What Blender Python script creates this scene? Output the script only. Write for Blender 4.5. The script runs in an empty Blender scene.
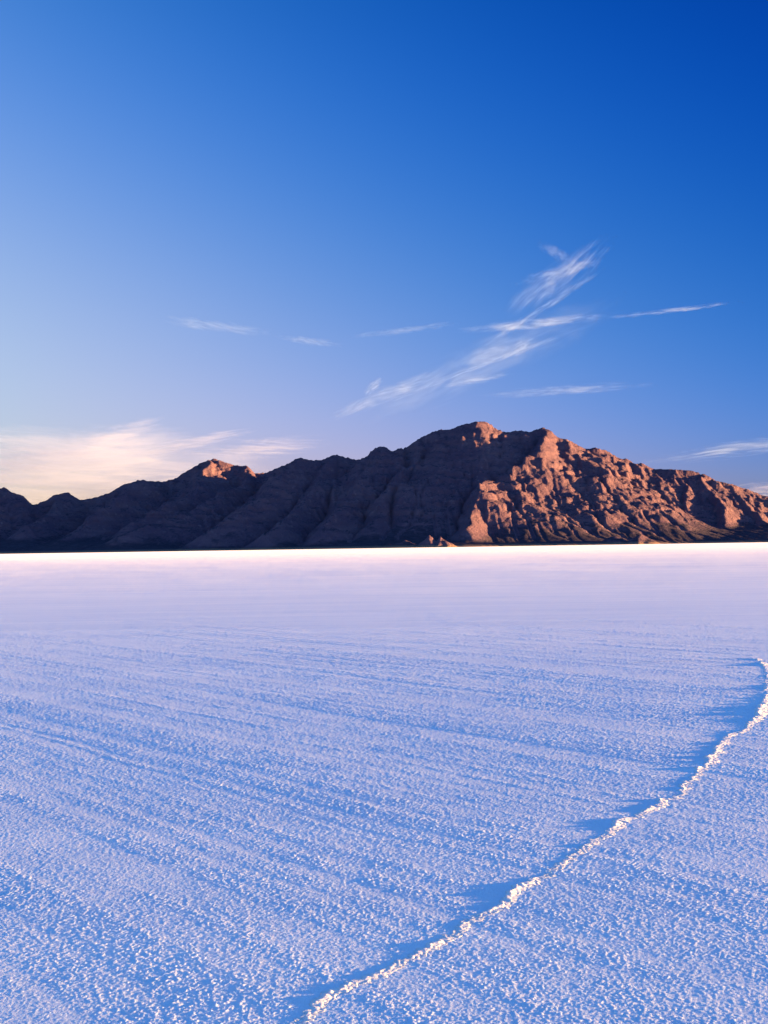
import bpy, math, random, heapq
import numpy as np
from mathutils import Matrix, Vector, Euler

random.seed(4)
RNG = np.random.default_rng(11)
scene = bpy.context.scene
COL = scene.collection

# ------------------------------------------------------------------ camera
W, H, F = 768, 1024, 1098.0
CAM_Z = 1.5
PITCH = math.radians(1.87)
ROLL = math.radians(-0.87)
CAMROT = Matrix.Rotation(math.radians(90) + PITCH, 3, 'X') @ Matrix.Rotation(ROLL, 3, 'Z')
cam_d = bpy.data.cameras.new('camera')
cam = bpy.data.objects.new('camera', cam_d)
COL.objects.link(cam)
cam.location = (0, 0, CAM_Z)
cam.rotation_euler = CAMROT.to_euler()
cam_d.sensor_fit = 'VERTICAL'
cam_d.sensor_height = 36.0
cam_d.lens = 36.0 * F / H
cam_d.clip_start = 0.05
cam_d.clip_end = 400000
scene.camera = cam


def ray(px, py):
    d = CAMROT @ Vector((px - W / 2, -(py - H / 2), -F))
    return d / d.y                     # scaled so that d.y == 1


def at(px, py, Y):
    d = ray(px, py)
    return Vector((d.x * Y, Y, CAM_Z + d.z * Y))


def ground(px, py):
    d = ray(px, py)
    Y = -CAM_Z / d.z
    return (d.x * Y, Y)


# ------------------------------------------------------------------ sun + sky
SUN_EL, SUN_AZ = math.radians(1.38), math.radians(87.0)     # azimuth clockwise from +Y
TOSUN = Vector((math.sin(SUN_AZ) * math.cos(SUN_EL), math.cos(SUN_AZ) * math.cos(SUN_EL), math.sin(SUN_EL)))
sd = bpy.data.lights.new('sun', 'SUN')
sd.energy = 5.0
sd.angle = math.radians(0.5)
sd.color = (1.0, 0.55, 0.18)
so = bpy.data.objects.new('sun', sd)
COL.objects.link(so)
so.rotation_euler = (-TOSUN).to_track_quat('-Z', 'Y').to_euler()
so.location = (60, 0, 40)


class NT:
    """small helper to write node trees"""
    def __init__(self, tree):
        self.t = tree
        tree.nodes.clear()

    def n(self, typ, **kw):
        nd = self.t.nodes.new(typ)
        for k, v in kw.items():
            if k == 'ins':
                for i, val in v.items():
                    if hasattr(val, 'is_output') or isinstance(val, bpy.types.NodeSocket):
                        self.t.links.new(val, nd.inputs[i])
                    else:
                        nd.inputs[i].default_value = val
            else:
                setattr(nd, k, v)
        return nd

    def math(self, op, a, b=0.0, c=0.0, clamp=False):
        nd = self.n('ShaderNodeMath', operation=op, use_clamp=clamp, ins={0: a, 1: b, 2: c})
        return nd.outputs[0]

    def smooth(self, x, lo, hi, a=0.0, b=1.0):
        nd = self.n('ShaderNodeMapRange', interpolation_type='SMOOTHSTEP',
                    ins={0: x, 1: lo, 2: hi, 3: a, 4: b})
        return nd.outputs[0]

    def noise(self, vec, scale, detail=4.0, rough=0.55, dist=0.0):
        return self.n('ShaderNodeTexNoise', ins={'Vector': vec, 'Scale': scale, 'Detail': detail,
                                                 'Roughness': rough, 'Distortion': dist}).outputs[0]

    def mapping(self, vec, rot=(0, 0, 0), scale=(1, 1, 1), loc=(0, 0, 0)):
        return self.n('ShaderNodeMapping', ins={0: vec, 1: loc, 2: rot, 3: scale}).outputs[0]

    def mix(self, f, a, b, blend='MIX'):
        nd = self.n('ShaderNodeMix', data_type='RGBA', blend_type=blend)
        for i, v in ((0, f), (6, a), (7, b)):
            if isinstance(v, bpy.types.NodeSocket):
                self.t.links.new(v, nd.inputs[i])
            else:
                nd.inputs[i].default_value = v
        return nd.outputs[2]

    def link(self, a, b):
        self.t.links.new(a, b)


world = bpy.data.worlds.new('World')
scene.world = world
world.use_nodes = True
w = NT(world.node_tree)
sky = w.n('ShaderNodeTexSky', sky_type='NISHITA', sun_disc=False)
sky.sun_elevation = SUN_EL
sky.sun_rotation = SUN_AZ
sky.altitude = 1280
sky.air_density = 1.0
sky.dust_density = 0.3
sky.ozone_density = 3.0
SIDE_FILL_TINT = (1.10, 1.3, 1.55)
# the sky is graded like the slide film of the photograph (polarised, deep ultramarine towards the upper right)
wd = w.n('ShaderNodeSeparateXYZ', ins={0: w.n('ShaderNodeTexCoord').outputs['Generated']})
gx = w.n('ShaderNodeClamp', ins={0: wd.outputs[0], 1: -0.33, 2: 0.33}).outputs[0]
gz = w.n('ShaderNodeClamp', ins={0: wd.outputs[2], 1: 0.0, 2: 0.45}).outputs[0]
grade = []
for k0, kz, kzz, kx, kxz, kxx, kzzz in ((-0.169, 5.589, -29.893, -1.271, -13.306, -4.567, 16.103), 
        (-0.576, 3.55, -12.327, -1.344, -2.545, -1.571, 8.216), 
        (0.379, -4.658, 18.738, -0.315, -1.663, -1.353, -22.64)):
    e = w.math('MULTIPLY_ADD', gz, kzzz, kzz)
    e = w.math('MULTIPLY_ADD', gz, e, kz)
    e = w.math('MULTIPLY_ADD', gz, e, k0)
    e2 = w.math('MULTIPLY_ADD', gz, kxz, kx)
    e2 = w.math('MULTIPLY_ADD', gx, kxx, e2)
    grade.append(w.math('EXPONENT', w.math('MULTIPLY_ADD', gx, e2, e)))
tint = w.n('ShaderNodeCombineColor', ins={0: grade[0], 1: grade[1], 2: grade[2]})
# away from view, sky tinted brighter and bluer: added fill for salt and rock
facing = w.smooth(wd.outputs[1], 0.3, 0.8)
tint = w.n('ShaderNodeMix', data_type='VECTOR', ins={0: facing, 4: SIDE_FILL_TINT, 5: tint.outputs[0]})
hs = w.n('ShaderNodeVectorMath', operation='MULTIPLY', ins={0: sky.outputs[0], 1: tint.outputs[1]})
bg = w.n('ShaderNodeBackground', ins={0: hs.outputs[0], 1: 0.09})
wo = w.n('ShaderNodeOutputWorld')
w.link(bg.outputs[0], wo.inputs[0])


# ------------------------------------------------------------------ numpy noise
def _hash(ix, iy, seed):
    h = (ix.astype(np.int64) * 374761393 + iy.astype(np.int64) * 668265263 + seed * 1442695041) & 0xFFFFFFFF
    h = ((h ^ (h >> 13)) * 1274126177) & 0xFFFFFFFF
    h = ((h ^ (h >> 16)) * 2246822519) & 0xFFFFFFFF
    return ((h ^ (h >> 15)) & 0xFFFFFF).astype(np.float32) / float(0xFFFFFF)


def vnoise(x, y, seed=0):
    xf, yf = np.floor(x), np.floor(y)
    ix, iy = xf.astype(np.int64), yf.astype(np.int64)
    fx, fy = (x - xf).astype(np.float32), (y - yf).astype(np.float32)
    fx = fx * fx * fx * (fx * (fx * 6 - 15) + 10)
    fy = fy * fy * fy * (fy * (fy * 6 - 15) + 10)
    a = _hash(ix, iy, seed)
    b = _hash(ix + 1, iy, seed)
    c = _hash(ix, iy + 1, seed)
    d = _hash(ix + 1, iy + 1, seed)
    return (a + (b - a) * fx) * (1 - fy) + (c + (d - c) * fx) * fy


def fbm(x, y, oct=5, seed=0, gain=0.5, lac=2.03):
    s, amp, tot = 0.0, 1.0, 0.0
    c, sn = math.cos(0.6), math.sin(0.6)
    for i in range(oct):
        s = s + amp * (vnoise(x, y, seed + i * 17) * 2 - 1)
        tot += amp
        amp *= gain
        x, y = (x * c - y * sn) * lac + 5.3, (x * sn + y * c) * lac - 2.7
    return s / tot


def ridged(x, y, oct=5, seed=0, gain=0.5, lac=2.07):
    s, amp, tot, prev = 0.0, 1.0, 0.0, 1.0
    c, sn = math.cos(0.7), math.sin(0.7)
    for i in range(oct):
        n = 1 - np.abs(fbm(x, y, 1, seed + i * 31))
        n = n * n * prev
        s = s + amp * n
        tot += amp
        prev = np.clip(n * 1.4, 0, 1)
        amp *= gain
        x, y = (x * c - y * sn) * lac + 3.1, (x * sn + y * c) * lac - 7.7
    return s / tot


def sstep(x, a, b):
    t = np.clip((x - a) / (b - a), 0, 1)
    return t * t * (3 - 2 * t)


def grid_mesh(name, V, nu, nv, mat, faces_extra=None):
    """V: (nu*nv,3) vertices, row-major with nu rows of nv"""
    i = np.arange(nu - 1)[:, None] * nv + np.arange(nv - 1)[None, :]
    Q = np.stack([i, i + 1, i + nv + 1, i + nv], -1).reshape(-1, 4)
    if faces_extra is not None:
        V = np.concatenate([V, faces_extra[0]])
        Q = np.concatenate([Q, faces_extra[1]])
    return quad_mesh(name, V, Q, mat)


def quad_mesh(name, V, Q, mat):
    me = bpy.data.meshes.new(name)
    me.vertices.add(len(V))
    me.vertices.foreach_set('co', np.ascontiguousarray(V, np.float32).ravel())
    me.loops.add(Q.size)
    me.loops.foreach_set('vertex_index', np.ascontiguousarray(Q, np.int32).ravel())
    me.polygons.add(len(Q))
    me.polygons.foreach_set('loop_start', np.arange(0, Q.size, 4, dtype=np.int32))
    me.polygons.foreach_set('use_smooth', np.ones(len(Q), bool))
    me.update(calc_edges=True)
    me.materials.append(mat)
    o = bpy.data.objects.new(name, me)
    COL.objects.link(o)
    return o


def new_mat(name):
    m = bpy.data.materials.new(name)
    m.use_nodes = True
    return m, NT(m.node_tree)


# ------------------------------------------------------------------ materials
STREAK = math.radians(-48)      # direction of the wind streaks on the salt
def salt_material(name, crest=False):
    m, t = new_mat(name)
    geo = t.n('ShaderNodeNewGeometry')
    pos = geo.outputs['Position']
    if crest:
        col = t.mix(t.smooth(t.noise(pos, 60, 5), 0.35, 0.7), (0.74, 0.74, 0.72, 1), (0.84, 0.84, 0.84, 1))
        rough, bumpd = 0.55, 0.004
    else:
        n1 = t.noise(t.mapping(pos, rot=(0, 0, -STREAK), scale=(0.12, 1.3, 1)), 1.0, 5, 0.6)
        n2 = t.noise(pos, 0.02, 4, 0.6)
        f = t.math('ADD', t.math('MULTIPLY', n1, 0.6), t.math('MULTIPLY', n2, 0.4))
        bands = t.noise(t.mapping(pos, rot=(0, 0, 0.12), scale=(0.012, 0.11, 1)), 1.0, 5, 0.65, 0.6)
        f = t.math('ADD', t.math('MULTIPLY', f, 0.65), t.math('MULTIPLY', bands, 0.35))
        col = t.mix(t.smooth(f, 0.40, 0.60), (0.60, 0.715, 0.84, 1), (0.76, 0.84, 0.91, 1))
        rough, bumpd = 0.6, 0.003
    b1 = t.noise(pos, 210, 3, 0.6)
    b2 = t.noise(pos, 75, 3, 0.6)
    hgt = t.math('ADD', t.math('MULTIPLY', b1, 0.5), b2)
    bump = t.n('ShaderNodeBump', ins={'Strength': 0.85, 'Distance': bumpd, 'Height': hgt})
    p = t.n('ShaderNodeBsdfPrincipled', ins={'Base Color': col, 'Roughness': rough,
                                             'Normal': bump.outputs[0], 'Specular IOR Level': 0.3})
    if True:
        p.inputs['Subsurface Weight'].default_value = 1.0
        p.inputs['Subsurface Radius'].default_value = (1.0, 0.85, 0.8)
        p.inputs['Subsurface Scale'].default_value = 0.010
    if not crest:
        p.inputs['Sheen Weight'].default_value = 0.022
        p.inputs['Sheen Roughness'].default_value = 0.1
        p.inputs['Sheen Tint'].default_value = (1, 1, 1, 1)
    o = t.n('ShaderNodeOutputMaterial')
    t.link(p.outputs[0], o.inputs[0])
    return m


def rock_material():
    m, t = new_mat('desert_rock')
    geo = t.n('ShaderNodeNewGeometry')
    pos = geo.outputs['Position']
    sep = t.n('ShaderNodeSeparateXYZ', ins={0: pos})
    nz = t.n('ShaderNodeSeparateXYZ', ins={0: geo.outputs['True Normal']}).outputs[2]
    big = t.noise(pos, 0.0035, 6, 0.6)
    fine = t.noise(pos, 0.03, 5, 0.65)
    strata = t.noise(t.mapping(pos, rot=(0.3, 0.5, 0.2), scale=(0.002, 0.002, 0.022)), 1.0, 4, 0.6, 0.4)
    c = t.mix(t.smooth(big, 0.35, 0.65), (0.112, 0.067, 0.103, 1), (0.151, 0.091, 0.121, 1))
    c = t.mix(t.math('MULTIPLY', t.smooth(strata, 0.42, 0.62), 0.55), c, (0.087, 0.054, 0.091, 1))
    c = t.mix(t.smooth(fine, 0.55, 0.8), c, (0.218, 0.136, 0.160, 1))
    # scrub and scree on gentler ground; dark brush on the fans also paints in shade
    brush_and_shade = t.mix(t.smooth(fine, 0.4, 0.65), (0.037, 0.031, 0.052, 1), (0.064, 0.048, 0.075, 1))
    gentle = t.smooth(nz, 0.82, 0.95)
    c = t.mix(gentle, c, brush_and_shade)
    # shoreline mud, its tan brightened to paint in the warm sun on it
    lit_shore = t.smooth(t.math('ADD', sep.outputs[2], t.math('MULTIPLY', fine, 12.0)), 10.0, 22.0, 1.0, 0.0)
    c = t.mix(lit_shore, c, (0.26, 0.17, 0.12, 1))
    hgt = t.math('ADD', t.math('MULTIPLY', fine, 1.0), t.noise(pos, 0.1, 4, 0.65))
    bump = t.n('ShaderNodeBump', ins={'Strength': 1.0, 'Distance': 16.0, 'Height': hgt})
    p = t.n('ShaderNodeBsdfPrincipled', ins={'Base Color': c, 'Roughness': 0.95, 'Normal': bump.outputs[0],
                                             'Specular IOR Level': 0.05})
    o = t.n('ShaderNodeOutputMaterial')
    t.link(p.outputs[0], o.inputs[0])
    return m


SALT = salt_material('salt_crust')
CREST = salt_material('salt_crystal_crest', True)
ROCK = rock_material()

# ------------------------------------------------------------------ pressure ridge path on the ground
RIDGE_PX = [  # picture x, y, height in cm
    (150, 1120, 2.5), (225, 1070, 3.5), (297, 1021, 3.0), (315, 1008, 2.6), (337, 992, 4.0), (352, 984, 4.6), (364, 979, 3.8),
    (391, 968, 1.6), (428, 944, 3.4), (438, 939, 2.6), (453, 933, 1.6), (484, 911, 4.2), (500, 905, 5.2), (513, 899, 4.6),
    (508, 893, 4.8), (526, 886, 4.4), (541, 877, 2.4), (568, 857, 2.2), (592, 841, 3.2), (609, 832, 2.2), (617, 822, 5.2),
    (641, 815, 5.0), (663, 802, 5.6), (679, 794, 6.0), (684, 786, 4.0), (695, 775, 3.6), (706, 764, 6.0), (716, 749, 6.4),
    (728, 736, 5.6), (747, 728, 4.4), (756, 717, 7.4), (764, 702, 6.6), (767, 694, 6.4), (766, 683, 7.0), (769, 674, 7.4),
    (763, 665, 7.0), (757, 659, 5.5), (738, 658, 2.0), (702, 660, 1.6), (668, 661, 1.8), (628, 663, 1.3), (600, 664, 0.4)]
RP = np.array([ground(a, b) for a, b, c in RIDGE_PX])
RH = 0.0072 * (np.array([c for a, b, c in RIDGE_PX]) / 5.0) ** 1.8
RH = RH * (1 + 0.25 * (1 - sstep(np.hypot(RP[:, 0], RP[:, 1]), 4.0, 7.5)))
seg = np.hypot(*np.diff(RP, axis=0).T)
S = np.concatenate([[0], np.cumsum(seg)])


# ------------------------------------------------------------------ the salt flat: one polar sheet round the viewpoint
def salt_height(x, y, r):
    near = 1 - sstep(r, 9, 46)
    c, s = math.cos(STREAK), math.sin(STREAK)
    wx = x + 0.08 * fbm(x * 0.6, y * 0.6, 2, 91)
    wy = y + 0.08 * fbm(x * 0.6, y * 0.6, 2, 92)
    u, v = wx * c + wy * s, -wx * s + wy * c
    st = vnoise(u * 0.18, v * 2.6, 5) * 0.6 + vnoise(u * 0.35 + 7, v * 7.0, 6) * 0.4      # streaks
    berm = sstep(st, 0.5, 0.85)
    cl = fbm(x * 5.0, y * 5.0, 3, 21) * 0.5 + 0.5
    patch = np.clip(0.55 + 0.45 * sstep(cl * 0.5 + st * 0.5, 0.36, 0.66), 0, 1)
    g = 0.62 * vnoise(x / 0.0066, y / 0.0066, 31) + 0.38 * vnoise(x / 0.016, y / 0.016, 32)
    g2 = vnoise(x / 0.0075, y / 0.0075, 33)
    grain = sstep(g, 0.42, 0.88) * 0.0020 + g2 * 0.0010
    sN = vnoise(u * 0.10 + 3, v * 6.0 + 9, 8) * 0.55 + vnoise(u * 0.22, v * 15.0, 9) * 0.45      # long combed streaks of coarser crystals
    comb = 0.65 + 0.75 * sstep(sN, 0.3, 0.72)
    h = comb * grain * patch * near * (0.55 + 0.4 * sstep(r, 4, 10))
    h = h + 0.00035 * sN + 0.0003 * berm * (1 - sstep(r, 30, 160))
    h = h + 0.0009 * fbm(x * 1.1, y * 1.1, 3, 41) * (1 - sstep(r, 20, 90))
    h = h + 0.036 * fbm(x * 0.13, y * 0.13, 5, 42) * (1 - sstep(r, 300, 1500)) * sstep(r, 20, 80)
    return h


def build_flat():
    fine = math.radians(24)
    th = list(np.arange(0, fine, 1 / 1250.0))
    st = 1 / 1250.0
    while th[-1] < math.radians(62):
        st *= 1.04
        th.append(th[-1] + min(st, 0.02))
    th = np.array(th)
    th = np.concatenate([-th[:0:-1], th])
    rr = [2.3]
    while rr[-1] < 46:
        rr.append(rr[-1] * 1.0013)
    k = 1.0013
    while rr[-1] < 45000:
        k = min(k * 1.01, 1.035)
        rr.append(rr[-1] * k)
    rr = np.array(rr)
    R, T = np.meshgrid(rr, th, indexing='ij')
    X, Y = R * np.sin(T), R * np.cos(T)
    edge = (1 - sstep(np.abs(T), math.radians(50), math.radians(60))) * sstep(R, 2.3, 2.6)
    Z = salt_height(X, Y, R) * edge
    V = np.stack([X, Y, Z], -1).reshape(-1, 3)
    n0 = len(V)
    # the rest of the flat: behind the viewer and under the tripod, coarse and level
    t0 = th[-1]
    ta = np.linspace(t0, 2 * math.pi - t0, 90)
    rb = np.concatenate([[0.02], np.geomspace(2.3, rr[-1], 40)])
    Rb, Tb = np.meshgrid(rb, ta, indexing='ij')
    Vb = np.stack([Rb * np.sin(Tb), Rb * np.cos(Tb), np.zeros_like(Rb)], -1).reshape(-1, 3)
    i = np.arange(len(rb) - 1)[:, None] * len(ta) + np.arange(len(ta) - 1)[None, :]
    Qb = np.stack([i, i + 1, i + len(ta) + 1, i + len(ta)], -1).reshape(-1, 4) + n0
    tc = np.linspace(-t0, t0, 60)
    Rc, Tc = np.meshgrid(np.array([0.02, 1.0, 2.3]), tc, indexing='ij')
    Vc = np.stack([Rc * np.sin(Tc), Rc * np.cos(Tc), np.zeros_like(Rc)], -1).reshape(-1, 3)
    i = np.arange(2)[:, None] * 60 + np.arange(59)[None, :]
    Qc = np.stack([i, i + 1, i + 61, i + 60], -1).reshape(-1, 4) + n0 + len(Vb)
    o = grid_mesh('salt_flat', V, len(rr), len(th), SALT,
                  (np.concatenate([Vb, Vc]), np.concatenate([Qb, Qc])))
    o['kind'] = 'structure'
    o['label'] = 'wide pale salt flat with grainy crust and wind streaks reaching to the mountain foot'
    return o


build_flat()


# ------------------------------------------------------------------ the heaved salt ridge crossing the foreground
def build_ridge():
    step = 0.006
    n = int(S[-1] / step)
    s = np.linspace(0, S[-1], n)
    px = np.interp(s, S, RP[:, 0])
    py = np.interp(s, S, RP[:, 1])
    hh = np.interp(s, S, RH)
    k = 9
    ker = np.hanning(2 * k + 1)
    ker /= ker.sum()
    def sm(a):
        return np.convolve(np.pad(a, k, mode='edge'), ker, mode='valid')
    px, py, hh = sm(px), sm(py), sm(hh)
    wob = fbm(s * 9, s * 0 + 3.3, 4, 61)
    tx, ty = np.gradient(px), np.gradient(py)
    L = np.hypot(tx, ty)
    nx, ny = ty / L, -tx / L                 # to the right of the direction of travel: the sunny side
    wob = 0.035 * wob + 0.022 * fbm(s * 34, s * 0 + 1.3, 3, 64)
    px = px + nx * wob
    py = py + ny * wob
    gap = sstep(fbm(s * 3.1, s * 0, 3, 63), -0.5, 0.15)
    hh = hh * (0.75 + 0.9 * fbm(s * 12, s * 0 + 9, 4, 62, 0.65)).clip(0.12, 1.5) * (0.18 + 0.82 * gap)
    nv = 41
    q = np.linspace(-1, 1, nv)
    q = np.sign(q) * np.abs(q) ** 1.35
    Sg, Qg = np.meshgrid(s, q, indexing='ij')
    wl = 0.02 + 1.0 * hh                    # steep shaded side
    wr = 0.035 + 4.0 * hh                    # gentler sunny side
    off = np.where(Qg < 0, Qg * wl[:, None], Qg * wr[:, None])
    X = px[:, None] + nx[:, None] * off
    Y = py[:, None] + ny[:, None] * off
    prof = np.where(Qg < 0, (1 - np.abs(Qg)) ** 0.75, (1 - np.abs(Qg)) ** 1.5)
    lump = 0.45 + 0.9 * vnoise(X / 0.027, Y / 0.027, 71) * (0.3 + 1.2 * vnoise(X / 0.06, Y / 0.06, 72))
    fine = (vnoise(X / 0.010, Y / 0.010, 73) - 0.5) * 0.0026
    Z = hh[:, None] * prof * lump + fine * sstep(1 - np.abs(Qg), 0.0, 0.3)
    ends = np.minimum(sstep(s, 0, 0.2), 1 - sstep(s, S[-1] - 0.3, S[-1]))
    Z = Z * ends[:, None] + 0.0006 - 0.008 * sstep(np.abs(Qg), 0.8, 1.0)
    jx = (vnoise(X / 0.018, Y / 0.018, 75) - 0.5) * 0.009
    jy = (vnoise(X / 0.018, Y / 0.018, 76) - 0.5) * 0.009
    X, Y = X + jx, Y + jy
    o = grid_mesh('salt_ridge', np.stack([X, Y, Z], -1).reshape(-1, 3), n, nv, CREST)
    # normals up
    o.data.flip_normals()
    o['label'] = 'low crusty ridge of heaved white salt winding across the flat at lower right'
    o['category'] = 'salt ridge'
    return o


build_ridge()

# ------------------------------------------------------------------ the mountain range
SKYLINE = [(-260, 512), (-160, 500), (-90, 507), (-40, 494), (0, 488.7), (5, 487.3), (10, 491.4), (23.7, 496.5), (32, 505), (42, 502.6), (52.5, 495.8), (67.7, 493),
           (79.6, 499.9), (94.8, 498), (111.7, 491.4), (123.6, 484.6), (142, 479.9), (162.5, 482.3), (176, 477.9), (188, 470.4),
           (203, 462.6), (213, 458.6), (225, 462.6), (233.6, 465.3), (247, 466), (255.5, 473.6), (270.6, 471), (284, 465),
           (299.4, 458.2), (309.6, 460.3), (321.4, 460.3), (335, 454.2), (346.8, 458.2), (357, 461), (365.4, 456.9),
           (375.6, 447.4), (382, 446.4), (392.5, 450.8), (406, 447.4), (419.6, 438.9), (434.8, 431), (450, 429.4), (466, 424),
           (476.4, 421), (488, 423), (498.6, 430), (505.6, 432.3), (520.9, 430.5), (530, 432.3), (543, 427.7), (550, 430.5),
           (558, 437.5), (567.7, 439.4), (580.6, 446.9), (586.5, 449.2), (594.7, 448), (604, 449.7), (613.4, 455),
           (620, 458.3), (627, 458.6), (635, 463.9), (641.6, 463.4), (654.7, 469), (674.4, 469.6), (694, 471.5), (707, 475.5),
           (716, 481.5), (727, 482.7), (740, 487.5), (753, 491.9), (768, 496.3), (800, 503), (850, 514), (920, 524), (1000, 532)]
SKY_Y = [(-260, 7700), (0, 7700), (110, 7850), (190, 8200), (245, 8200), (262, 7800), (300, 7450), (340, 7500), (382, 7350), (430, 7550), (476, 7400), (545, 7500),
         (600, 7560), (680, 7600), (768, 7650), (1000, 7900)]
SPURS = [  # (picture x, y, distance) down the front of the range
    # the big sunlit buttress
    [(545, 429, 7480), (543, 440, 7220), (539, 450, 7060), (528, 462, 6920), (510, 467, 6830), (496, 476, 6720), (479, 487, 6520), (468, 508, 6300), (463, 526, 6020)],
    [(530, 461, 6990), (545, 474, 6900), (557, 486, 6780), (566, 496, 6700)],
    [(540, 500, 6480), (549, 517, 6250), (560, 533, 5980)],
    [(550, 431, 7480), (553, 450, 7300), (556, 465, 7120)],
    [(560, 438, 7450), (570, 456, 7250), (568, 471, 7060), (579, 489, 6800), (577, 507, 6530), (568, 530, 6150)],
    [(577, 507, 6530), (588, 518, 6380), (597, 531, 6180)],
    [(586, 449, 7380), (582, 464, 7180), (592, 482, 6930), (601, 507, 6560), (606, 529, 6200)],
    [(604, 450, 7350), (622, 464, 7150), (640, 477, 6950), (656, 488, 6800), (648, 502, 6560), (658, 524, 6180)],
    [(641, 464, 7200), (660, 478, 7000), (668, 494, 6720), (667, 512, 6400), (676, 528, 6150)],
    [(674, 470, 7070), (690, 484, 6880), (690, 503, 6560), (694, 522, 6220)],
    [(694, 472, 7020), (712, 488, 6800), (724, 503, 6540), (730, 521, 6200)],
    [(707, 476, 6980), (738, 494, 6760), (760, 508, 6500), (772, 522, 6200)],
    [(753, 492, 6850), (785, 508, 6620), (805, 522, 6250)],
    [(594, 531, 6150), (620, 537, 5950)],
    # shaded western half
    [(476, 421, 7400), (458, 450, 7180), (434, 478, 6980), (410, 505, 6800), (392, 530, 6600)],
    [(458, 450, 7180), (452, 474, 7020), (440, 500, 6850), (428, 526, 6650)],
    [(434, 431, 7550), (412, 462, 7150), (392, 492, 6750), (372, 520, 6350)],
    [(382, 446, 7350), (362, 475, 7000), (340, 503, 6600), (318, 528, 6200)],
    [(335, 454, 7500), (312, 482, 7100), (290, 508, 6700), (262, 532, 6250)],
    [(299, 458, 7450), (272, 484, 7050), (240, 508, 6700), (205, 530, 6350)],
    [(255, 473, 7650), (222, 492, 7250), (180, 512, 6900), (120, 534, 6450)],
    [(213, 459, 8200), (206, 468, 8080), (204, 480, 7950)],
    [(231, 465, 8200), (226, 472, 8080), (222, 483, 7950)],
    [(247, 466, 8180), (245, 474, 8080), (243, 484, 7950)],
    [(213, 459, 8200), (200, 482, 7550), (172, 502, 7200), (140, 520, 6900)],
    [(142, 480, 7750), (118, 500, 7350), (84, 520, 6950), (60, 537, 6600)],
    [(68, 493, 7700), (50, 512, 7350), (20, 530, 6900)],
    [(5, 487, 7700), (-20, 508, 7300), (-50, 530, 6800)],
]
KNOLLS = [(443, 536, 5640, 90), (428, 535, 5650, 80), (404, 540, 5700, 120), (613, 536, 5900, 110), (640, 534, 5850, 120)]


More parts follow.
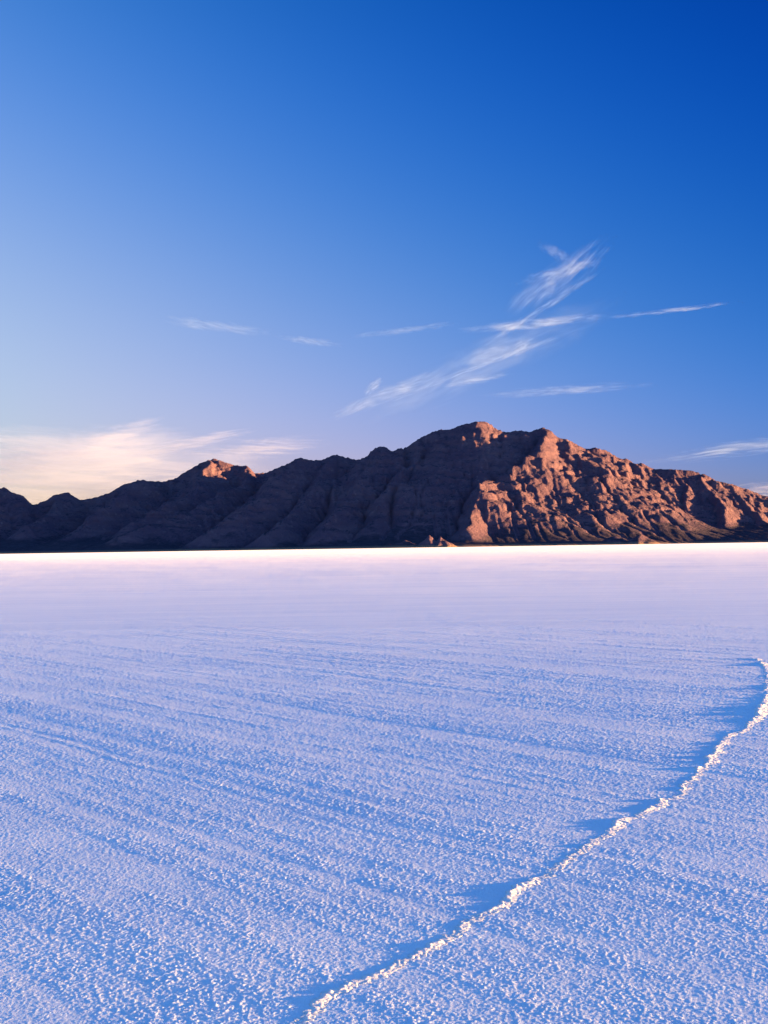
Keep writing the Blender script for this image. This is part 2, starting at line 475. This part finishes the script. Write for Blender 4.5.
def build_mountains():
    C = 14.0
    xs = np.arange(-4900, 4900, C)
    ys = np.arange(5250, 9600, C)
    X, Y = np.meshgrid(xs, ys)
    wx = X + 70 * fbm(X / 520, Y / 520, 3, 101) + 20 * fbm(X / 120, Y / 120, 3, 103)
    wy = Y + 70 * fbm(X / 520, Y / 520, 3, 102) + 20 * fbm(X / 120, Y / 120, 3, 104)
    h = np.zeros_like(X)

    def stamp(P, k, power, kr=None):
        """raise the terrain to a crest line P (list of 3D points), sides falling away"""
        nonlocal h
        best = np.full_like(X, -1e9)
        for a, b in zip(P[:-1], P[1:]):
            zmax = max(a[2], b[2])
            R = max(k, kr or k) * zmax * 1.05 + 250
            i0 = max(0, int((min(a[0], b[0]) - R - xs[0]) / C)); i1 = min(len(xs), int((max(a[0], b[0]) + R - xs[0]) / C) + 1)
            j0 = max(0, int((min(a[1], b[1]) - R - ys[0]) / C)); j1 = min(len(ys), int((max(a[1], b[1]) + R - ys[0]) / C) + 1)
            if i0 >= i1 or j0 >= j1:
                continue
            x, y = wx[j0:j1, i0:i1], wy[j0:j1, i0:i1]
            dx, dy = b[0] - a[0], b[1] - a[1]
            tt = np.clip(((x - a[0]) * dx + (y - a[1]) * dy) / (dx * dx + dy * dy + 1e-6), 0, 1)
            d = np.hypot(x - a[0] - tt * dx, y - a[1] - tt * dy)
            zc = np.maximum(a[2] + (b[2] - a[2]) * tt, 1.0)
            kk = k
            if kr:                     # sunny (eastern) side falls away at its own slope
                side = (x - a[0]) * dy - (y - a[1]) * dx
                kk = k + (kr - k) * sstep(-side / math.hypot(dx, dy), -40, 40)
            z = zc * np.clip(1 - d / (kk * zc), 0, 1) ** power
            best[j0:j1, i0:i1] = np.maximum(best[j0:j1, i0:i1], z)
        h = np.maximum(h, best)

    sx = [p[0] for p in SKY_Y]
    sy = [p[1] for p in SKY_Y]
    crest = []
    for p in SKYLINE:
        yv = float(np.interp(p[0], sx, sy))
        crest.append(at(p[0], p[1], yv))
    stamp(crest, 1.6, 1.15)
    rnd = random.Random(7)

    def side_spurs(P, lo, hi):
        for a, b in zip(P[:-1], P[1:]):
            L = (b - a).length
            m = max(1, int(L / 170))
            for q in range(m):
                c = a.lerp(b, (q + rnd.random()) / m)
                d = (b - a).normalized()
                for sgn in (-1, 1):
                    if rnd.random() < 0.25:
                        continue
                    ang = sgn * math.radians(rnd.uniform(35, 65))
                    e = Vector((d.x * math.cos(ang) - d.y * math.sin(ang), d.x * math.sin(ang) + d.y * math.cos(ang), 0))
                    ln = c.z * rnd.uniform(lo, hi)
                    e2 = e + Vector((rnd.uniform(-.4, .4), rnd.uniform(-.5, .1), 0))
                    p0 = c - Vector((0, 0, c.z * 0.03))
                    p1 = c + e * ln * 0.5
                    p1.z = c.z * 0.62
                    p2 = p1 + e2 * ln * 0.5
                    p2.z = c.z * 0.25
                    stamp([p0, p1, p2], 1.35, 1.15)

    for sp in SPURS:
        P = [at(a_, b_, y_ + (230 if SPURS.index(sp) in (1, 2) else 0) + max(0, a_ - 520) * (1.9 if SPURS.index(sp) in (4, 5) else 3.2)) if SPURS.index(sp) in range(1, 14) else at(a_, b_, y_) for a_, b_, y_ in sp]
        n = SPURS.index(sp)
        if n == 0:
            stamp(P, 1.0, 0.95, 1.2)
        elif n < 14:
            stamp(P, 0.9, 1.0, 1.15)
        else:
            stamp(P, 1.55, 1.2)
            side_spurs(P, 0.6, 1.1)
    # back of the range
    for i in range(6, len(crest) - 2, 4):
        c = crest[i]
        P = [c, c + Vector((rnd.uniform(-250, 250), 700, -c.z * 0.45)), c + Vector((rnd.uniform(-400, 400), 1400, -c.z * 0.85))]
        stamp(P, 1.8, 1.2)
    # outwash fans and rolling foot
    foot = 5700 + 260 * fbm(X / 900, Y * 0 + 2, 3, 131) + np.interp(X, [-4900, -2500, -700, 300, 1500, 4900], [700, 500, 250, 0, 150, 300])
    fan = np.clip((Y - foot) / 1500, 0, 1) ** 1.1 * 150 * (1 - sstep(Y, 8300, 9400)) * (1 - sstep(np.abs(X), 3300, 4700))
    h = np.log(np.exp(np.clip(h, 0, 2000) / 18.0) + np.exp(fan / 18.0)) * 18.0 - 18.0 * math.log(2) * np.exp(-fan / 25.0)
    h = np.clip(h, 0, None)
    # uneven rock, then rivers: stream-power erosion on the steepest-descent drainage net
    mask = sstep(h, 40, 260)
    h = h + mask * (ridged(wx / 420, wy / 420, 3, 141) - 0.42) * 36 + mask * fbm(X / 70, Y / 70, 3, 145) * 14
    h = np.clip(h, 0, None) + 0.02 * RNG.random(h.shape)
    ny, nx = h.shape
    off8 = [-nx - 1, -nx, -nx + 1, -1, 1, nx - 1, nx, nx + 1]
    len8 = np.array([1.4142, 1, 1.4142, 1, 1, 1.4142, 1, 1.4142])

    def fill(z):
        """priority flood: every cell drains to the border"""
        zl = z.ravel().tolist()
        N = nx * ny
        done = bytearray(N)
        heap = []
        for i in list(range(nx)) + list(range(N - nx, N)) + list(range(0, N, nx)) + list(range(nx - 1, N, nx)):
            if not done[i]:
                done[i] = 1
                heap.append((zl[i], i))
        heapq.heapify(heap)
        while heap:
            v, i = heapq.heappop(heap)
            for o in off8:
                j = i + o
                if 0 <= j < N and not done[j]:
                    done[j] = 1
                    if zl[j] <= v:
                        zl[j] = v + 0.004
                    heapq.heappush(heap, (zl[j], j))
        return np.array(zl).reshape(ny, nx)

    def rivers(z, K, m=0.45):
        flat = z.ravel()
        N = flat.size
        idx = np.arange(N)
        inner = np.zeros((ny, nx), bool)
        inner[1:-1, 1:-1] = True
        inner = inner.ravel()
        best = np.zeros(N)
        rec = idx.copy()
        dist = np.ones(N)
        for o, l in zip(off8, len8):
            j = np.clip(idx + o, 0, N - 1)
            sl = (flat - flat[j]) / l
            up = (sl > best) & inner
            best[up] = sl[up]
            rec[up] = j[up]
            dist[up] = l
        order = np.argsort(flat)
        acc = [1.0] * N
        rl = rec.tolist()
        for i in order[::-1].tolist():
            r = rl[i]
            if r != i:
                acc[r] += acc[i]
        Fc = (K * np.minimum(np.array(acc), 1500.0) ** m / dist).tolist()
        zl = flat.tolist()
        for i in order.tolist():
            r = rl[i]
            if r != i and zl[i] > zl[r]:
                zl[i] = (zl[i] + Fc[i] * zl[r]) / (1 + Fc[i])
        return np.array(zl).reshape(ny, nx)

    h = fill(h)
    for it in range(11):
        h = rivers(h, 0.028)
        if it in (3, 7):
            h = fill(h)
        p_ = np.pad(h, 1, mode='edge')
        lap = (p_[:-2, 1:-1] + p_[2:, 1:-1] + p_[1:-1, :-2] + p_[1:-1, 2:]) / 4 - h
        h = h + 0.10 * lap
    # a light blur against single-cell pits, then twice the resolution
    pad = np.pad(h, 1, mode='edge')
    avg = (pad[:-2, 1:-1] + pad[2:, 1:-1] + pad[1:-1, :-2] + pad[1:-1, 2:]) / 4
    h = 0.85 * h + 0.15 * avg
    X2 = np.linspace(xs[0], xs[-1], nx * 2 - 1)
    Y2 = np.linspace(ys[0], ys[-1], ny * 2 - 1)
    h2 = np.empty((ny * 2 - 1, nx * 2 - 1))
    h2[::2, ::2] = h
    h2[1::2, ::2] = (h[1:] + h[:-1]) / 2
    h2[:, 1::2] = (h2[:, :-2:2] + h2[:, 2::2]) / 2
    X, Y = np.meshgrid(X2, Y2)
    m = sstep(h2, 50, 260)
    # ledges: harder beds stand out as broken cliffs
    tt = h2 / 62.0 + 0.9 * fbm(X / 260, Y / 260, 3, 181) + 0.45 * X / 400 - 0.2 * Y / 400
    fr = tt - np.floor(tt)
    h2 = h2 + m * 62.0 * (sstep(fr, 0.38, 0.62) - fr) * (0.18 + 0.24 * sstep(fbm(X / 190, Y / 190, 3, 182), -0.2, 0.4))
    h2 = h2 + m * ((ridged(X / 70, Y / 70, 5, 151, 0.65) - 0.42) * 15 + fbm(X / 20, Y / 20, 3, 152, 0.65) * 7)
    h2 = h2 + sstep(h2, 2, 30) * fbm(X / 60, Y / 60, 4, 155) * 2
    # keep the crest line at its surveyed height, direction by direction
    cols = np.arange(-250, 990, 2.0)
    want = np.interp(cols, [p[0] for p in SKYLINE], [p[1] for p in SKYLINE])
    want = want + 1.3 * fbm(cols / 7.0, cols * 0 + 4.4, 3, 171, 0.6)
    R = [ray(a, b) for a, b in zip(cols, want)]
    az = np.array([r.x for r in R]); wt = np.array([r.z for r in R])
    YY = np.arange(5300, 9400, 9.0)
    for rep in range(3):
        A = az[:, None] * YY[None, :]
        fi = np.clip((A - X2[0]) / (X2[1] - X2[0]), 0, len(X2) - 2)
        fj = np.clip((YY[None, :] - Y2[0]) / (Y2[1] - Y2[0]), 0, len(Y2) - 2) + 0 * fi
        i0, j0 = fi.astype(int), fj.astype(int)
        a, b = fi - i0, fj - j0
        hv = h2[j0, i0] * (1 - a) * (1 - b) + h2[j0, i0 + 1] * a * (1 - b) + h2[j0 + 1, i0] * (1 - a) * b + h2[j0 + 1, i0 + 1] * a * b
        got = ((hv - CAM_Z) / YY[None, :]).max(1)
        ratio = np.clip(wt / got, 0.6, 1.7)
        ker = np.hanning(5 if rep else 15); ker /= ker.sum()
        kk = len(ker) // 2
        ratio = np.convolve(np.pad(ratio, kk, mode='edge'), ker, mode='valid')
        f = np.interp(X / Y, az, ratio)
        wgt = sstep(h2, 60, 500)
        h2 = h2 * (1 + (f - 1) * wgt)
    for c in KNOLLS:
        p = at(c[0], c[1], c[2])
        d = np.hypot(X - p.x + 25 * fbm(X / 60, Y / 60, 2, 161), Y - p.y + 25 * fbm(X / 60, Y / 60, 2, 162))
        h2 = np.maximum(h2, p.z * np.clip(1 - d / c[3], 0, 1) ** 1.2)
    edge = np.minimum.reduce([sstep(X, X2[0], X2[0] + 900), 1 - sstep(X, X2[-1] - 900, X2[-1]),
                              sstep(Y, Y2[0], Y2[0] + 60), 1 - sstep(Y, Y2[-1] - 300, Y2[-1])])
    h2 = h2 * edge
    Z = np.where(h2 < 1.0, -3.0 + h2 * 3.0, h2)
    V = np.stack([X, Y, Z], -1).reshape(-1, 3)
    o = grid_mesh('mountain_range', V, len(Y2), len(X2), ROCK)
    o['kind'] = 'structure'
    o['label'] = 'rugged desert mountain range, western half in blue shade, eastern buttress glowing orange in low sun'
    return o


build_mountains()


# ------------------------------------------------------------------ cirrus
CREAM = (0.57, 0.66, 0.95, 1)


def cloud(px0, py0, px1, py1, half_px, Y, dens, seed, label, bend=0.0, fib=7.0, group='thin wisps of cirrus above the mountain', depth=2.2, lo=0.14, hi=0.78, shear=0.6, tone=(0.66, 0.87, 1.0, 1)):
    a, b = at(px0, py0, Y), at(px1, py1, Y)
    c = (a + b) / 2
    d = b - a
    half_len = d.length / 2
    hh = half_px * (1.0 if tone is CREAM else 0.82) / F * Y
    # unit ball bent along its length
    nu, nv = 28, 16
    V, Q = [], []
    for i in range(nu + 1):
        x = -math.cos(math.pi * i / nu)
        r = math.sqrt(max(0, 1 - x * x)) + 1e-3
        for j in range(nv):
            t = 2 * math.pi * j / nv
            V.append((x, r * math.cos(t), r * math.sin(t) + bend * (x * x - 0.4)))
    for i in range(nu):
        for j in range(nv):
            Q.append((i * nv + j, i * nv + (j + 1) % nv, (i + 1) * nv + (j + 1) % nv, (i + 1) * nv + j))
    m, t = new_mat('cirrus_ice')
    tc = t.n('ShaderNodeTexCoord')
    p = t.n('ShaderNodeSeparateXYZ', ins={0: tc.outputs['Object']})
    x, y, z0 = p.outputs
    x2 = t.math('MULTIPLY', x, x)
    z = t.math('SUBTRACT', z0, t.math('MULTIPLY', t.math('SUBTRACT', x2, 0.4), bend))
    r2 = t.math('ADD', t.math('ADD', x2, t.math('MULTIPLY', y, y)), t.math('MULTIPLY', z, z))
    asp = half_len / hh
    # long ice fibres, sheared by the wind, almost constant through the depth of the layer
    vec = t.n('ShaderNodeCombineXYZ', ins={0: t.math('MULTIPLY', x, asp / fib), 1: t.math('MULTIPLY', y, 0.2),
                                           2: t.math('ADD', z, t.math('MULTIPLY', x, shear))}).outputs[0]
    warp = t.n('ShaderNodeVectorMath', operation='SCALE', ins={0: t.n('ShaderNodeTexNoise', ins={'Vector': vec, 'Scale': 0.9, 'Detail': 2.0}).outputs['Color'], 3: 0.7}).outputs[0]
    vec = t.n('ShaderNodeVectorMath', operation='ADD', ins={0: vec, 1: warp}).outputs[0]
    vec = t.mapping(vec, loc=(seed * 3.17, seed * 1.3, seed * 2.1))
    n = t.noise(vec, 1.5, 5, 0.6, 0.7)
    n2 = t.noise(t.mapping(vec, scale=(0.45, 1, 2.6)), 3.2, 4, 0.6, 0.5)
    f = t.math('SUBTRACT', t.math('ADD', n, t.math('MULTIPLY', t.math('SUBTRACT', n2, 0.5), 1.0)), t.math('MULTIPLY', r2, 0.42))
    f = t.smooth(f, lo, hi)
    f = t.math('MULTIPLY', f, t.smooth(n2, 0.40, 0.64, 0.3, 1.0))
    f = t.math('MULTIPLY', f, t.math('SUBTRACT', 1.0, r2, clamp=True))
    den = t.math('MULTIPLY', f, dens * (0.72 if tone is CREAM else 0.47 if fib > 2.55 else 0.4) / hh)
    v = t.n('ShaderNodeVolumePrincipled', ins={'Color': tone, 'Density': den, 'Anisotropy': 0.15})
    o_ = t.n('ShaderNodeOutputMaterial')
    t.link(v.outputs[0], o_.inputs['Volume'])
    o = quad_mesh('cirrus_cloud', np.array(V), np.array(Q), m)
    o.location = c
    o.scale = (half_len, hh * depth, hh)
    o.rotation_euler = (0, -math.atan2(d.z, d.x), 0)
    o['label'] = label
    o['category'] = 'cloud'
    if group:
        o['group'] = group
    return o


BANK = 'pale cloud banks low over the western ridge'
cloud(-260, 478, 300, 470, 52, 70000, 0.55, 1, 'broad cream cloud bank low over the far left ridge', 0.0, 3.0, BANK, 1.6, -0.1, 0.4, 0.2, CREAM)
cloud(-60, 470, 215, 440, 30, 66000, 0.5, 2, 'brighter inner billow of the cloud bank, thickest over the left dip in the ridge', 0.0, 3.5, BANK, 1.6, 0.0, 0.5, 0.3, CREAM)
cloud(62, 452, 172, 418, 13, 62000, 0.6, 3, 'feathery plume rising from the top of the cream cloud bank', 0.3, 4.0, BANK, tone=CREAM)
cloud(120, 458, 262, 428, 9, 60000, 0.5, 4, 'thin slanted streak just above the sunlit left peak', 0.1, 6.0, BANK, tone=CREAM)
cloud(170, 456, 340, 440, 13, 60000, 0.5, 5, 'long pinkish streak between the sunlit left peak and the middle ridge', 0.1, 6.0, BANK, tone=CREAM)
cloud(318, 424, 458, 364, 12, 42000, 0.27, 6, 'diagonal brushstroke wisp climbing to the right above the mid ridge', -0.2, 4.0)
cloud(362, 398, 384, 376, 8, 42000, 0.35, 7, 'small upright tuft on the diagonal brushstroke wisp', 0.0, 2.0)
cloud(496, 318, 622, 236, 22, 33000, 0.23, 8, 'highest feathery wisp, broad and frayed, above the summit', 0.25, 2.6, shear=-0.3)
cloud(532, 240, 586, 268, 8, 33000, 0.2, 9, 'small bright knot capping the highest feathery wisp', 0.1, 2.2)
cloud(505, 286, 612, 258, 9, 33500, 0.24, 10, 'loose strands trailing under the bright knot of the highest wisp', 0.2, 3.0)
cloud(350, 424, 640, 292, 34, 40000, 0.2, 22, 'broad sheer veil linking the diagonal brushstroke to the bright horizontal streak', -0.15, 3.0, lo=0.1, hi=0.9)
cloud(444, 332, 618, 315, 8, 37000, 0.55, 11, 'bright horizontal streak halfway between summit and highest wisp', 0.2, 5.0)
cloud(436, 374, 552, 330, 15, 39000, 0.2, 12, 'ragged slanting strands just under the bright horizontal streak', 0.1, 3.0)
cloud(505, 358, 535, 336, 9, 39000, 0.34, 13, 'little curl at the right end of the ragged slanting strands', 0.1, 2.0)
cloud(150, 318, 285, 334, 9, 37000, 0.17, 14, 'faint wisp alone at the left in the open blue', 0.2, 5.0)
cloud(270, 336, 352, 346, 6, 37000, 0.17, 15, 'short pale dash to the left of the summit, right of the lone faint wisp', 0.1, 4.0)
cloud(590, 320, 750, 301, 4, 36000, 0.32, 16, 'very thin streak running towards the right edge like a thread', 0.1, 8.0)
cloud(470, 396, 665, 384, 8, 45000, 0.22, 17, 'faint flat veil directly above the summit', 0.1, 6.0)
cloud(340, 420, 612, 316, 5, 41000, 0.2, 23, 'long hair-thin strand reaching from the diagonal brushstroke up to the bright horizontal streak', -0.4, 7.0)
cloud(468, 356, 614, 262, 6, 36000, 0.22, 24, 'thin strand rising from the ragged strands towards the highest feathery wisp', 0.3, 5.0)
cloud(430, 388, 520, 372, 6, 43000, 0.25, 18, 'faint dash between the flat veil and the diagonal brushstroke wisp', 0.1, 5.0)
cloud(630, 464, 880, 430, 13, 60000, 0.36, 19, 'lavender band low above the right shoulder of the mountain', -0.1, 6.0)
cloud(690, 494, 900, 480, 10, 70000, 0.7, 20, 'cream cloud sliver behind the lowest right slope', 0.0, 5.0, BANK, tone=CREAM)
cloud(340, 338, 472, 322, 6, 37000, 0.24, 21, 'barely visible thread left of the bright horizontal streak', 0.0, 6.0)

# ------------------------------------------------------------------ render settings
scene.view_settings.view_transform = 'Standard'
scene.view_settings.look = 'None'
scene.view_settings.gamma = 1.0
scene.view_settings.exposure = 3.05
scene.view_settings.use_curve_mapping = False
scene.cycles.use_denoising = True
scene.cycles.max_bounces = 6
scene.cycles.diffuse_bounces = 3
scene.cycles.volume_bounces = 1
scene.cycles.volume_max_steps = 64
